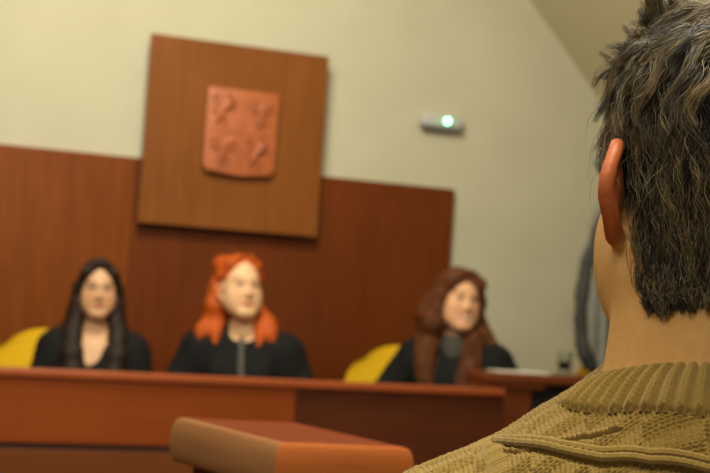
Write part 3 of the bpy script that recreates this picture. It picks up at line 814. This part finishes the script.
def outline(z):      # half width of the sleeve side seen from the audience
    zs_ = [.94, .96, 1.0, 1.06, 1.15, 1.25, 1.4, 1.55, 1.65, 1.74]; ws = [.10, .150, .190, .215, .232, .234, .21, .165, .12, .05]
    return np.interp(z, zs_, ws)
bd_ = Shape()
zz = np.linspace(0.03, .78, 16)
for s in (-1, 1):
    bd_.chain([(s*(outline(.94+z)*.55), 0, z) for z in zz], [.048+.02*math.sin(z*3.5) for z in zz], .02)
bd_.chain([(0, -.01, z) for z in zz], [.05 for z in zz], .03)
V, Q = sdf_mesh('jacket_body', bd_, .008, post=lambda D, X, Y, Z: D+.008*np.sin(X*95+Z*6)*np.clip((.75-Z)*4, 0, 1))
link('jacket_body', np_mesh('jacket_body', V, Q), M['jacket_light'], jt, smooth=True)
for s in (-1, 1):
    sl = Shape(); zs_ = np.linspace(0.035, .74, 16)
    sl.chain([(s*(outline(.94+z)-.027), -.030, z) for z in zs_], [.026+.003*math.sin(z*20) for z in zs_], .015)
    V, Q = sdf_mesh('sleeve', sl, .008, post=lambda D, X, Y, Z: D+.0015*np.sin(Z*50))
    link('sleeve', np_mesh('sleeve', V, Q), M['jacket'], jt, smooth=True)

# ------------------------------------------------------------------ lectern corner in the foreground
Np = P(282, 442, 1.709); Lp = P(184.7, 417.5, 1.709*1.1335); Rp = P(403, 447, 1.795)
ey = Lp-Np; ly = np.linalg.norm(ey); ey /= ly
ex = Rp-Np; ex -= ey*(ex@ey); lx = np.linalg.norm(ex); ex /= lx; ez = np.cross(ex, ey)
LM = Matrix(((ex[0], ey[0], ez[0], Np[0]), (ex[1], ey[1], ez[1], Np[1]), (ex[2], ey[2], ez[2], Np[2]), (0, 0, 0, 1)))
foot = Matrix.Translation((Np[0], Np[1], 0)) @ Matrix.Rotation(math.atan2(ex[1], ex[0]), 4, 'Z')
t = empty('lectern', foot, 'wooden lectern with thick rounded edge in the foreground, its corner towards the camera', 'lectern')
LL = foot.inverted() @ LM
TK = .060; BU = .009
MB().box(0, lx, 0, ly, -.03, 0).build('top_panel', M['lect_top'], t, LL)
def rail(a, b, outn, name, m):
    """half-round moulding along one edge with mitred ends"""
    a = Vector(a); b = Vector(b); o_ = Vector(outn); d = (b-a).normalized(); bm = bmesh.new(); R1 = []; R2 = []
    prof = [(0.0, 0.0)]+[(BU*math.sin(x)+.004, -TK/2+TK/2*math.cos(x)*.97) for x in np.linspace(.25, math.pi, 12)]+[(0, -TK)]
    for off, z in prof:
        R1.append(bm.verts.new(a+o_*off-d*off+Vector((0, 0, z)))); R2.append(bm.verts.new(b+o_*off+d*off+Vector((0, 0, z))))
    for i in range(len(prof)-1): bm.faces.new((R1[i], R1[i+1], R2[i+1], R2[i]))
    bm.faces.new((R1[0], R2[0], R2[-1], R1[-1])); bm.faces.new(R1[::-1]); bm.faces.new(R2)
    mb = MB(); mb.bm.free(); mb.bm = bm; return mb.build(name, m, t, LL, smooth=True)
rail((0, 0, 0), (lx, 0, 0), (0, -1, 0), 'edge_moulding', M['lect_edge'])
rail((0, ly, 0), (0, 0, 0), (-1, 0, 0), 'edge_moulding', M['lect_edge_sheen'])
rail((lx, ly, 0), (0, ly, 0), (0, 1, 0), 'edge_moulding', M['lect_edge'])
rail((lx, 0, 0), (lx, ly, 0), (1, 0, 0), 'edge_moulding', M['lect_edge_sheen'])
zt = Np[2]-.045
MB().box(.012, lx-.012, .012, ly-.012, .04, zt-.012).build('cabinet', M['lect_top'], t)
MB().box(-.03, lx+.03, -.03, ly+.03, 0, .04, .006).build('base', M['darkwood'], t)

# ------------------------------------------------------------------ the seated man in front
XC, YC = .259, 1.057
HZ = 1.283
kw = dict(sz=1.055, sw=.95, hs=.985, hyaw=14, hpitch=-3, wide=.92, jaw=1.0, male=True, nose=1.05, ear=.36)
fig = Fig(**kw)
fig = Fig(hoff=np.array((.000, 0, HZ))-np.array((0, fig.HC[1], fig.HC[2])), **kw)
fig.neck = Shape().cone((0, -.01, 1.10), (0, .002, 1.25), .064, .055, .03).cone((0, -.035, 1.15), (0, -.035, 1.27), .045, .045, .03)
for s in (-1, 1): fig.neck.cone((s*.055, -.012, 1.14), (s*.042, .0, 1.25), .016, .018, .03)
fig.torso.p = [q for q in fig.torso.p if not (q[0] == 'c' and abs(q[1][0][0]) > .05 and abs(q[1][1][0]) < .03)]     # drop the generic trapezius
for s in (-1, 1): fig.torso.cone((s*.14, -.01, .995), (s*.03, -.005, 1.105), .030, .045, .04)
fig.body = Shape().add(fig.torso).add(fig.neck).add(fig.arms).add(fig.legs).add(fig.hands).add(fig.head)
man = empty('person', Matrix.Translation((XC, YC, 0)), 'man seen from behind in a mustard knitted sweater, closest to the camera', 'person')
skinM = lin((206, 158, 94))
c = fig.HC
V, Q = sdf_mesh('body', fig.body, .009, [(-.11, .11), (-.13, .13), (1.13, 1.44)], .0027)
q = (V-c)@fig.HR
tint = face_tint(q, skinM, lin((170, 90, 70)), lin((50, 40, 28)), .3, .6, fig.hs*1.0)
far = np.linalg.norm(q, axis=1) > .2; tint[far, :3] = skinM[:3]
# red light through the ears painted into the tint, nape shaded by short stubble roots
ear = np.clip((np.abs(q[:, 0])-.071+.25*np.clip(q[:, 1], -.03, 0))/.006, 0, 1)*np.clip((.020-q[:, 1])/.008, 0, 1)*np.clip((q[:, 2]+.042)/.008, 0, 1)*np.clip((.048-q[:, 2])/.006, 0, 1)
tint[:, :3] = tint[:, :3]*(1-ear[:, None])+np.array(lin((182, 96, 48))[:3])*ear[:, None]
link('body', np_mesh('body', V, Q, {'tint': tint}), M['skin'], man, smooth=True)
for s in (-1, 1):
    mb = MB(); bmesh.ops.create_uvsphere(mb.bm, u_segments=20, v_segments=12, radius=1)
    mb.build('eye', M['eye'], man, Matrix.Translation(Vector(fig.hp((s*.031, .0772, .0148)))) @ Matrix(fig.HR.tolist()).to_4x4() @ Matrix.Scale(.0122*fig.hs, 4), smooth=True)

# ---- hair: thousands of strands combed from the crown
hd = head_shape(0, 1.0, .92)
for s in (-1, 1): pass
skull = Shape(); skull.p = hd.p[:2]+[]                     # cranium and face masses guide the growth
nk = fig.neck.moved(fig.HR.T, -fig.HR.T@fig.HC/fig.hs*1.0, 1/fig.hs); skull.p += nk.p
def sd(p): return skull.at(p)
def grad(p):
    e_ = 1e-3; g = np.stack([sd(p+np.eye(3)[k]*e_)-sd(p-np.eye(3)[k]*e_) for k in range(3)], 1)
    return g/(np.linalg.norm(g, axis=1, keepdims=True)+1e-9)
def scalp(n):
    out = []
    while sum(len(o_) for o_ in out) < n:
        d = rng.normal(size=(n*2, 3)); d /= np.linalg.norm(d, axis=1, keepdims=True)
        p = np.array((0, -.012, .02))+d*.1
        for _ in range(12): p = p-grad(p)*sd(p)[:, None]*.9
        x, y, z = np.abs(p[:, 0]), p[:, 1], p[:, 2]
        back = z > -.084+.012*np.clip((x-.03)/.03, 0, 1)
        nape = np.interp(y, [-.036, -.024, -.010], [-.084, -.070, -.038])
        back = z > nape+rng.normal(0, .004, len(p))
        side = np.where(y < -.015, back, (z > .030-.5*np.clip(y-.03, -.02, .02)) & (y < .075))
        front = ~((y > .055) & (z < .098))
        nearear = ~((y > -.006) & (y < .02) & (z < .036))
        out.append(p[side & front & nearear])
    return np.concatenate(out)[:n]
def comb(roots, L, S, lift, wave, seed):
    r_ = np.random.default_rng(seed); N = len(roots)
    crown = np.array((.012, -.072, .112)); p = roots.copy(); pts = [p.copy()]
    ph = r_.random(N)*6.28; wf = r_.uniform(.7, 1.5, N); step = L/(S-1)
    bias = r_.normal(size=(N, 3))*.25
    for i in range(S-1):
        k = i/(S-1); nrm = grad(p); v = p-crown
        flow = v/(np.linalg.norm(v, axis=1, keepdims=True)+.02)
        flow = flow+np.array((0, 0, -1))*(.25+.7*k)
        flow += np.cross(nrm, flow)*(.20)                        # whorl
        topm = (np.clip((roots[:, 2]-.07)/.04, 0, 1)*np.clip((roots[:, 0]+.060)/.03, 0, 1))[:, None]
        flow = flow*(1-.45*topm)+topm*.45*np.array((-.6, .25, -.15))      # top swept forward and to the left
        flow += np.cross(nrm, flow)*(wave*np.interp(roots[:, 2], [-.04, .05], [.15, 1.0])*np.sin(ph+wf*6.28*k*1.2))[:, None]
        flow += bias*.35
        flow -= nrm*np.sum(flow*nrm, 1, keepdims=True)
        flow /= np.linalg.norm(flow, axis=1, keepdims=True)+1e-9
        fr_ = (np.clip((roots[:, 1]-.025)/.03, 0, 1)*np.clip((roots[:, 2]-.075)/.02, 0, 1)*np.clip((.042-np.abs(roots[:, 0]-.006))/.02, 0, 1))[:, None]
        flow = flow*(1-fr_)+fr_*np.array((-.12, .05, 1.1))
        tgt = lift*np.sin(np.clip(k*1.5, 0, 1)*1.57)*(1-.25*k)
        dist = sd(p); tgt = tgt+fr_[:, 0]*.06*k; d = flow+nrm*np.clip((tgt-dist)/step, -.6, .9)[:, None]
        d /= np.linalg.norm(d, axis=1, keepdims=True)
        p = p+d*step[:, None]; pts.append(p.copy())
    return np.stack(pts, 1)
def lengths(roots):
    z = roots[:, 2]; y = roots[:, 1]
    return np.interp(z, [-.08, -.05, -.01, .04, .08, .13], [.012, .018, .034, .052, .068, .080])
S_ = 14
NC = 640; NP = 26
rc = scalp(NC); ex_ = scalp(9000); ex_ = ex_[(ex_[:, 1] > .025) & (ex_[:, 2] > .085) & (np.abs(ex_[:, 0]-.006) < .034)][:110]; nx_ = scalp(12000); nx_ = nx_[nx_[:, 2] < -.012][:230]; rc = np.concatenate([rc, ex_, nx_]); NC = len(rc); Lc = lengths(rc)*rng.uniform(.8, 1.2, NC)
thick = np.interp(rc[:, 2], [-.085, -.05, .0, .04, .08, .13], [.003, .006, .008, .012, .018, .024])
lift_c = thick*rng.uniform(.35, 1.15, NC)
sidef = np.clip((np.abs(rc[:, 0])-.040)/.022, 0, 1)*np.clip((.125-rc[:, 2])/.03, 0, 1); lift_c = lift_c*(1-.75*sidef)
gc = comb(rc, Lc, S_, lift_c, .75, 3)
# strands around each clump guide, gathering towards its tip
k = np.linspace(0, 1, S_)
tt = np.gradient(gc, axis=1); tt /= np.linalg.norm(tt, axis=2, keepdims=True)
all_s = []; all_r = []; all_h = []
clshade = np.clip(rng.normal(.44, .24, NC), 0, 1)
for i in range(NC):
    o_ = rng.normal(size=(NP, 3))*np.array((.0038, .0038, .0038))
    spread = (1.0-.72*k**1.2)[None, :, None]
    ph = rng.random((NP, 1))*6.28
    fr = .0009*np.sin(k[None, :]*9+ph)[..., None]*rng.normal(size=(NP, 1, 3))
    all_s.append(gc[i][None]+o_[:, None, :]*spread+fr)
    all_r.append(np.broadcast_to(.00022*np.clip((1.03-k)*3.2, .22, 1), (NP, S_))*rng.uniform(.8, 1.3, (NP, 1)))
    all_h.append(np.clip(clshade[i]+rng.normal(0, .14, NP), 0, 1))
# short under-hair and flyaways
ru = scalp(7500); nu_ = scalp(60000); nu_ = nu_[nu_[:, 2] < -.015][:6500]; ru = np.concatenate([ru, nu_]); gu = comb(ru, lengths(ru)*rng.uniform(.35, .8, len(ru)), S_, np.interp(ru[:, 2], [-.075, 0, .1], [.0015, .004, .007])*rng.uniform(.3, 1.2, len(ru))*(1-.5*np.clip((np.abs(ru[:, 0])-.04)/.02, 0, 1)), .4, 5)
all_s.append(gu); all_r.append(np.broadcast_to(.00022*np.clip((1.03-k)*3, .22, 1), (len(ru), S_))); all_h.append(np.clip(rng.normal(.2, .12, len(ru)), 0, 1))
rf = scalp(130); gf = comb(rf, lengths(rf)*rng.uniform(.9, 1.3, len(rf)), S_, np.interp(rf[:, 2], [-.07, 0, .1], [.006, .018, .032])*rng.uniform(.6, 1.4, len(rf)), .9, 9)
all_s.append(gf); all_r.append(np.broadcast_to(.00016*np.clip((1.03-k)*3, .22, 1), (len(rf), S_))); all_h.append(np.clip(rng.normal(.5, .15, len(rf)), 0, 1))
strands = np.concatenate(all_s); srad = np.concatenate(all_r); ssh = np.concatenate(all_h)
strands = (strands.reshape(-1, 3)*fig.hs@fig.HR.T+fig.HC).reshape(strands.shape)
M['hair_man'] = hair_mat('man_brown_hair', (20, 17, 12), (142, 121, 82), rough=.4, spec=.55)
ho = link('hair', tubes(strands, srad, ssh), M['hair_man'], man, smooth=True)
# dark scalp layer under the strands
capm = Shape(); capm.p = list(skull.p)
capm = capm.grown(.0025)
capm.ell((0, .115, -.01), (.10, .10, .145), .01, op='-')
for s in (-1, 1): capm.ell((s*.085, .024, -.02), (.05, .040, .052), .008, op='-')
V, Q = sdf_mesh('hair_base', capm, .004, post=lambda D, X, Y, Z: np.maximum(D, np.interp(Y+0*X, [-.040, -.026, -.012], [-.068, -.060, -.030])-Z))
V = V*fig.hs@fig.HR.T+fig.HC
M['hair_base'] = mat_noise('dark_hair_base', (16, 13, 9), (26, 21, 14), ns=200, rough=.8)
link('hair_base', np_mesh('hair_base', V, Q), M['hair_base'], ho, smooth=True)

# ---- sweater
def knit_mat():
    m, nt, b = newmat('mustard_knit', .92, .12)
    f = noise(nt, coords(nt, (1, 1, 1)), 900, 3); f2 = noise(nt, coords(nt, (1, 1, 1)), 30, 3)
    mx = nt.nodes.new('ShaderNodeMath'); mx.operation = 'MULTIPLY_ADD'; mx.inputs[1].default_value = .6
    m2 = nt.nodes.new('ShaderNodeMath'); m2.operation = 'MULTIPLY'; m2.inputs[1].default_value = .4
    nt.links.new(f, mx.inputs[0]); nt.links.new(f2, m2.inputs[0]); nt.links.new(m2.outputs[0], mx.inputs[2])
    nt.links.new(ramp(nt, mx.outputs[0], [(.3, lin((118, 93, 38))), (.7, lin((148, 120, 56)))]), b.inputs['Base Color'])
    b.inputs['Sheen Weight'].default_value = .25; b.inputs['Sheen Roughness'].default_value = .5
    bump(nt, b, f, .5, .0006)
    return m
M['knit'] = knit_mat()
# shoulder line from the photograph, man frame (x from the neck, z)
sil = [(572, 394), (548, 405), (535, 413), (515, 428), (497, 438), (480, 445), (450, 456), (418, 468), (395, 480)]
sp_ = [P(a, b_, 1.06) for a, b_ in sil]
sxs = np.array([0.0, .03, .06]+[XC-q_[0] for q_ in sp_]+[.265, .275]); szs = np.array([1.186, 1.181, 1.168]+[q_[2] for q_ in sp_]+[1.0, .95])
o_ = np.argsort(sxs); sxs, szs = sxs[o_], szs[o_]
def zr(x):
    ax = np.abs(x); acc_ = 0
    for d in (-.012, -.006, 0, .006, .012): acc_ = acc_+np.interp(np.abs(ax+d), sxs, szs)
    return acc_/5
def rb(x): return np.interp(np.abs(x), [0, .09, .21], [.125, .125, .072])
def yoke(x, a):
    """a: arc angle, 0 on the shoulder ridge, positive down the back; beyond 80 deg straight down"""
    RB = rb(x); am = math.radians(80); aa = np.clip(a, -math.radians(60), am); ex_ = (a-aa)*RB
    y = -RB*np.sin(aa)-ex_*math.cos(am); z = zr(x)-RB*(1-np.cos(aa))-ex_*math.sin(am)*np.where(a > am, 1, .6)*np.sign(np.where(ex_ < 0, -1, 1))
    return y+.004, z
def yoke_z(x, y):
    RB = rb(x); aa = np.arcsin(np.clip(-(y-.004)/RB, -.95, .985)); return zr(x)-RB*(1-np.cos(aa))
xs = np.arange(-.216, .2165, .0008); vs = np.arange(-.035, .185, .0008)
X, Vv = np.meshgrid(xs, vs, indexing='ij'); A_ = Vv/rb(X)
Y, Z = yoke(X, A_)
def to_px(x, y, z):
    d = np.stack([x+XC, y+YC, z], -1)-C0; dep = d@fw
    return 355+F*(d@rr)/dep, 236.5-F*(d@uu)/dep
PX_, PY_ = to_px(X, Y, Z)
def seam(pts):
    '''where the seams seen in the photograph lie on the yoke: x and arc length'''
    o = []
    for a, b in pts:
        e2 = (PX_-a)**2+(PY_-b)**2+np.where(Vv < -.004, 1e3, 0); i = np.unravel_index(np.argmin(e2), e2.shape); o.append((X[i], Vv[i]))
    o = np.array(o); return o[:, 0], np.polyval(np.polyfit(o[:, 0], o[:, 1], 2), o[:, 0])
cx_, cv_ = seam([(494, 443), (520, 445), (560, 449), (600, 454), (650, 460), (706, 465)])
gx_, gv_ = seam([(505, 455), (540, 448), (570, 441), (600, 436), (624, 431)])
cx_ = np.append(cx_, 0.0); cv_ = np.append(cv_, cv_[-1]) 
e_ = 1e-4
Y1, Z1 = yoke(X+e_, A_); Y2, Z2 = yoke(X, A_+e_/rb(X))
T1 = np.stack([np.full_like(X, e_), Y1-Y, Z1-Z], -1); T2 = np.stack([np.zeros_like(X), Y2-Y, Z2-Z], -1)
NRM = np.cross(T2, T1); NRM /= np.linalg.norm(NRM, axis=-1, keepdims=True)
NRM *= np.sign(NRM[..., 2:3]+1e-9+(-NRM[..., 1:2])*.5)
# knitted relief: blocks of ridges and of ribs
aslope = np.arctan(np.gradient(zr(xs), xs)); U = np.cumsum(1/np.cos(aslope))*.0008; U = U-U[len(U)//2]; U = np.repeat(U[:, None], len(vs), 1)
bu = np.floor((U+.021)/.042); bv = np.floor((Vv-.008)/.0135)
chk = ((bu+bv) % 2) < .5
jit = .12*np.sin(U*900+np.sin(Vv*700)*2)
ridge = .5+.5*np.cos(2*np.pi*Vv/.0034+.9*np.cos(2*np.pi*U/.0042)+jit)
rib = (.5+.5*np.cos(2*np.pi*U/.0036))*(.72+.28*np.cos(2*np.pi*Vv/.0026+np.pi*np.sign(np.sin(2*np.pi*U/.0036))*.25))
h_ = np.where(chk, ridge*.0027, rib*.0022)
h_ += .0003*rng.normal(size=h_.shape)
aC = np.where(np.abs(X) < -cx_[0], np.interp(-np.abs(X), cx_, cv_), 9.)
dC = Vv-aC
h_ += -.0045*np.exp(-((dC-.0072)/.0026)**2)                       # gap under the cord
aG = np.where((X > gx_[0]) & (X < gx_[-1]), np.interp(X, gx_, gv_), 9.)
h_ += -.0055*np.exp(-((Vv-aG)/.0010)**2)+.0016*np.exp(-((Vv-aG+.0030)/.0018)**2)
PTS = np.stack([X, Y, Z], -1)+NRM*h_[..., None]
n1, n2 = X.shape; ii = np.arange(n1*n2).reshape(n1, n2)
QY = np.stack([ii[:-1, :-1], ii[1:, :-1], ii[1:, 1:], ii[:-1, 1:]], -1).reshape(-1, 4)
# the rest of the sweater (below the picture): torso and sleeves
sw = fig.torso.grown(.008)
for ty, ar, kk, op, lo, hi in fig.arms.p: sw.cone(ar[0], ar[1], ar[2]+.010, ar[3]+.014, .03)
for q0, q1 in zip(np.linspace(-.24, .23, 12), np.linspace(-.23, .24, 12)): sw.cone((q0, .004, min(1.062, float(zr(np.array(q0)))-.056)), (q1, .004, min(1.062, float(zr(np.array(q1)))-.056)), .05, .05, .03)
sw.cone((0, .01, .97), (0, .0, 1.045), .10, .080, .04)
sw.ell((0, -.028, .93), (.20, .094, .20), .05)
for q0 in (-1, 1): sw.cone((q0*.14, -.036, 1.0), (q0*.14, -.03, .80), .062, .06, .04)
def post(D, Xg, Yg, Zg):
    lid = yoke_z(np.clip(Xg, -.26, .26)+0*Yg, Yg+0*Xg)[:, :, 0][:, :, None]-.006
    D = np.maximum(D, np.where(np.abs(Xg) < .216, Zg-lid, -1.)*.8)
    return np.maximum(D, .50-Zg)
V, Q = sdf_mesh('sweater', sw, .008, post=post)
sweater = link('sweater', np_mesh('sweater', np.concatenate([PTS.reshape(-1, 3), V]), np.concatenate([QY, Q+n1*n2])), M['knit'], man, smooth=True)
# cord across the back: two plied strands
xx = np.linspace(cx_[0], -cx_[0], 420); av = np.interp(-np.abs(xx), cx_, cv_)/rb(xx)
mb = MB()
for dv in (-.0026, .0026):
    yy, z_ = yoke(xx, av+dv/rb(xx))
    nn = np.stack([0*xx, -np.sin(np.clip(av, 0, 1.4)), np.cos(np.clip(av, 0, 1.4))], 1)
    pth = np.stack([xx, yy, z_], 1)+nn*(.0024+.0003*np.sin(xx*1500))[:, None]
    mb.tube([tuple(p_) for p_ in pth], .0031, 8)
mb.build('back_cord', M['knit'], sweater, smooth=True)
# shoulder band running down from the cord's end
for s in (-1, 1):
    vb = np.linspace(-.04, .11, 90); mb = MB(); nn_ = 7; ring = []
    for v_ in vb:
        row = []; RB = float(rb(cx_[0]))
        for jx in np.linspace(-.0085, .0085, nn_):
            xb = -s*(-cx_[0])+jx*1.0+(-s)*(.004-.12*max(v_, 0)*.4)
            y_, z_ = yoke(np.array([xb]), np.array([v_/float(rb(xb))])); hh_ = .0030*(1-(jx/.0088)**4)+.0005*math.cos(v_*2100)
            row.append(mb.bm.verts.new((xb, y_[0]-hh_*math.sin(max(v_, 0)/RB), z_[0]+hh_*math.cos(min(max(v_, 0)/RB, 1.4)))))
        ring.append(row)
    for r1, r2 in zip(ring, ring[1:]):
        for kx in range(nn_-1): mb.bm.faces.new((r1[kx], r1[kx+1], r2[kx+1], r2[kx]))
    mb.build('shoulder_band', M['knit'], sweater, smooth=True)
# ribbed collar
NR = 54; nphi = NR*26; nvv = 64
ph = np.linspace(0, 2*np.pi, nphi, endpoint=False); vv = np.linspace(-.18, 1, nvv)
PH, VV = np.meshgrid(ph, vv, indexing='ij')          # ph=0 at the nape
tx, ty_ = .0655, .064; bx_, by_ = .106, .088
zt_ = np.interp(np.cos(PH), [-1, 0, 1], [1.132, 1.151, 1.171])
vc = np.clip(VV, 0, 1)
rx = tx+(bx_-tx)*vc**.9; ry = ty_+(by_-ty_)*vc**.9
xb_ = bx_*np.sin(PH); yb_ = -.010-by_*np.cos(PH)*np.where(np.cos(PH) > 0, 1.0, .95)
zb = yoke_z(xb_, yb_)+.0035
zb = np.where(np.cos(PH) > .2, np.minimum(zb, zt_-.020), np.minimum(zb, zt_-.024))
Xc = rx*np.sin(PH); Yc = -.010-ry*np.cos(PH)
Zc = zt_+(zb-zt_)*(vc**1.25)+.004*np.sin(np.pi*vc)
roll_ = np.clip(-VV/.18, 0, 1)
Xc *= 1-.055*roll_; Yc = -.010+(Yc+.010)*(1-.055*roll_); Zc = Zc+.002*np.sin(roll_*np.pi)-.006*roll_
out = np.stack([np.sin(PH), -np.cos(PH), np.full_like(PH, .9)], -1); out /= np.linalg.norm(out, axis=-1, keepdims=True)
c1 = .5+.5*np.cos(NR*PH)
stitch = .00045*np.cos(2*np.pi*VV*15+np.pi*np.sign(np.sin(NR*PH))*.5)
split = -.0007*np.exp(-(((NR*PH+np.pi) % (2*np.pi)-np.pi)/.35)**2)
edge = -.0040*np.exp(-((VV-1)/.05)**2)*(1+.5*np.cos(NR*2*PH))
hc = (.0046*c1**.7+split)*np.clip((VV+.04)/.22, .12, 1)+stitch*.6*(.3+.7*c1)+edge+.00012*rng.normal(size=PH.shape)
CP = np.stack([Xc, Yc, Zc], -1)+out*hc[..., None]
ii = np.arange(nphi*nvv).reshape(nphi, nvv)
q_ = np.stack([ii[:, :-1], ii[:, 1:], np.roll(ii, -1, 0)[:, 1:], np.roll(ii, -1, 0)[:, :-1]], -1).reshape(-1, 4)
link('collar', np_mesh('collar', CP.reshape(-1, 3), q_), M['knit'], sweater, smooth=True)
# trousers and shoes
tr = fig.legs.grown(.010); tr.ell((0, 0, .575), (.178, .132, .125), .05)
V, Q = sdf_mesh('trousers', tr, .009, post=lambda D, X, Y, Z: np.maximum(np.maximum(D, .085-Z), np.where(Y < .28, .452-Z, -1)))
link('trousers', np_mesh('trousers', V, Q), M['trousers'], man, smooth=True)
for s in (-1, 1):
    shp = Shape().chain([(s*.10, .32, .05), (s*.105, .47, .04)], [.052, .042], .03)
    V, Q = sdf_mesh('shoe', shp, .007, post=lambda D, X, Y, Z: np.maximum(D, .004-Z))
    link('shoe', np_mesh('shoe', V, Q), M['shoe'], man, smooth=True)
make_chair('wooden_chair', Matrix.Translation((XC, YC, 0)) @ Matrix.Rotation(math.pi, 4, 'Z'), 'plain wooden chair under the man in the mustard sweater', None, M['darkwood'], .88)

# ------------------------------------------------------------------ light
def area(name, loc, tgt, size, energy, colr):
    l = bpy.data.lights.new(name, 'AREA'); l.size = size; l.energy = energy; l.color = colr
    o = bpy.data.objects.new(name, l); col.objects.link(o); o.location = loc
    o.rotation_euler = (Vector(tgt)-Vector(loc)).to_track_quat('-Z', 'Y').to_euler(); return o
area('ceiling_light', (-.5, 4.0, 3.45), (-.3, 5.6, .6), 0.8, 88, (1, .95, .82))
area('ceiling_light', (-1.6, 1.6, 3.4), (-.2, 5.6, 1.2), 1.5, 78, (1, .95, .82))
area('ceiling_light', (0.45, 1.0, 3.5), (0.3, 1.1, 0), 1.2, 100, (1, .94, .79))
area('ceiling_light', (-.6, -.8, 3.3), (.25, 1.1, 1.15), 1.0, 42, (1, .94, .79))
wd = bpy.data.worlds.new('world'); sc.world = wd; wd.use_nodes = True
wd.node_tree.nodes['Background'].inputs[0].default_value = (1, .95, .82, 1); wd.node_tree.nodes['Background'].inputs[1].default_value = .36
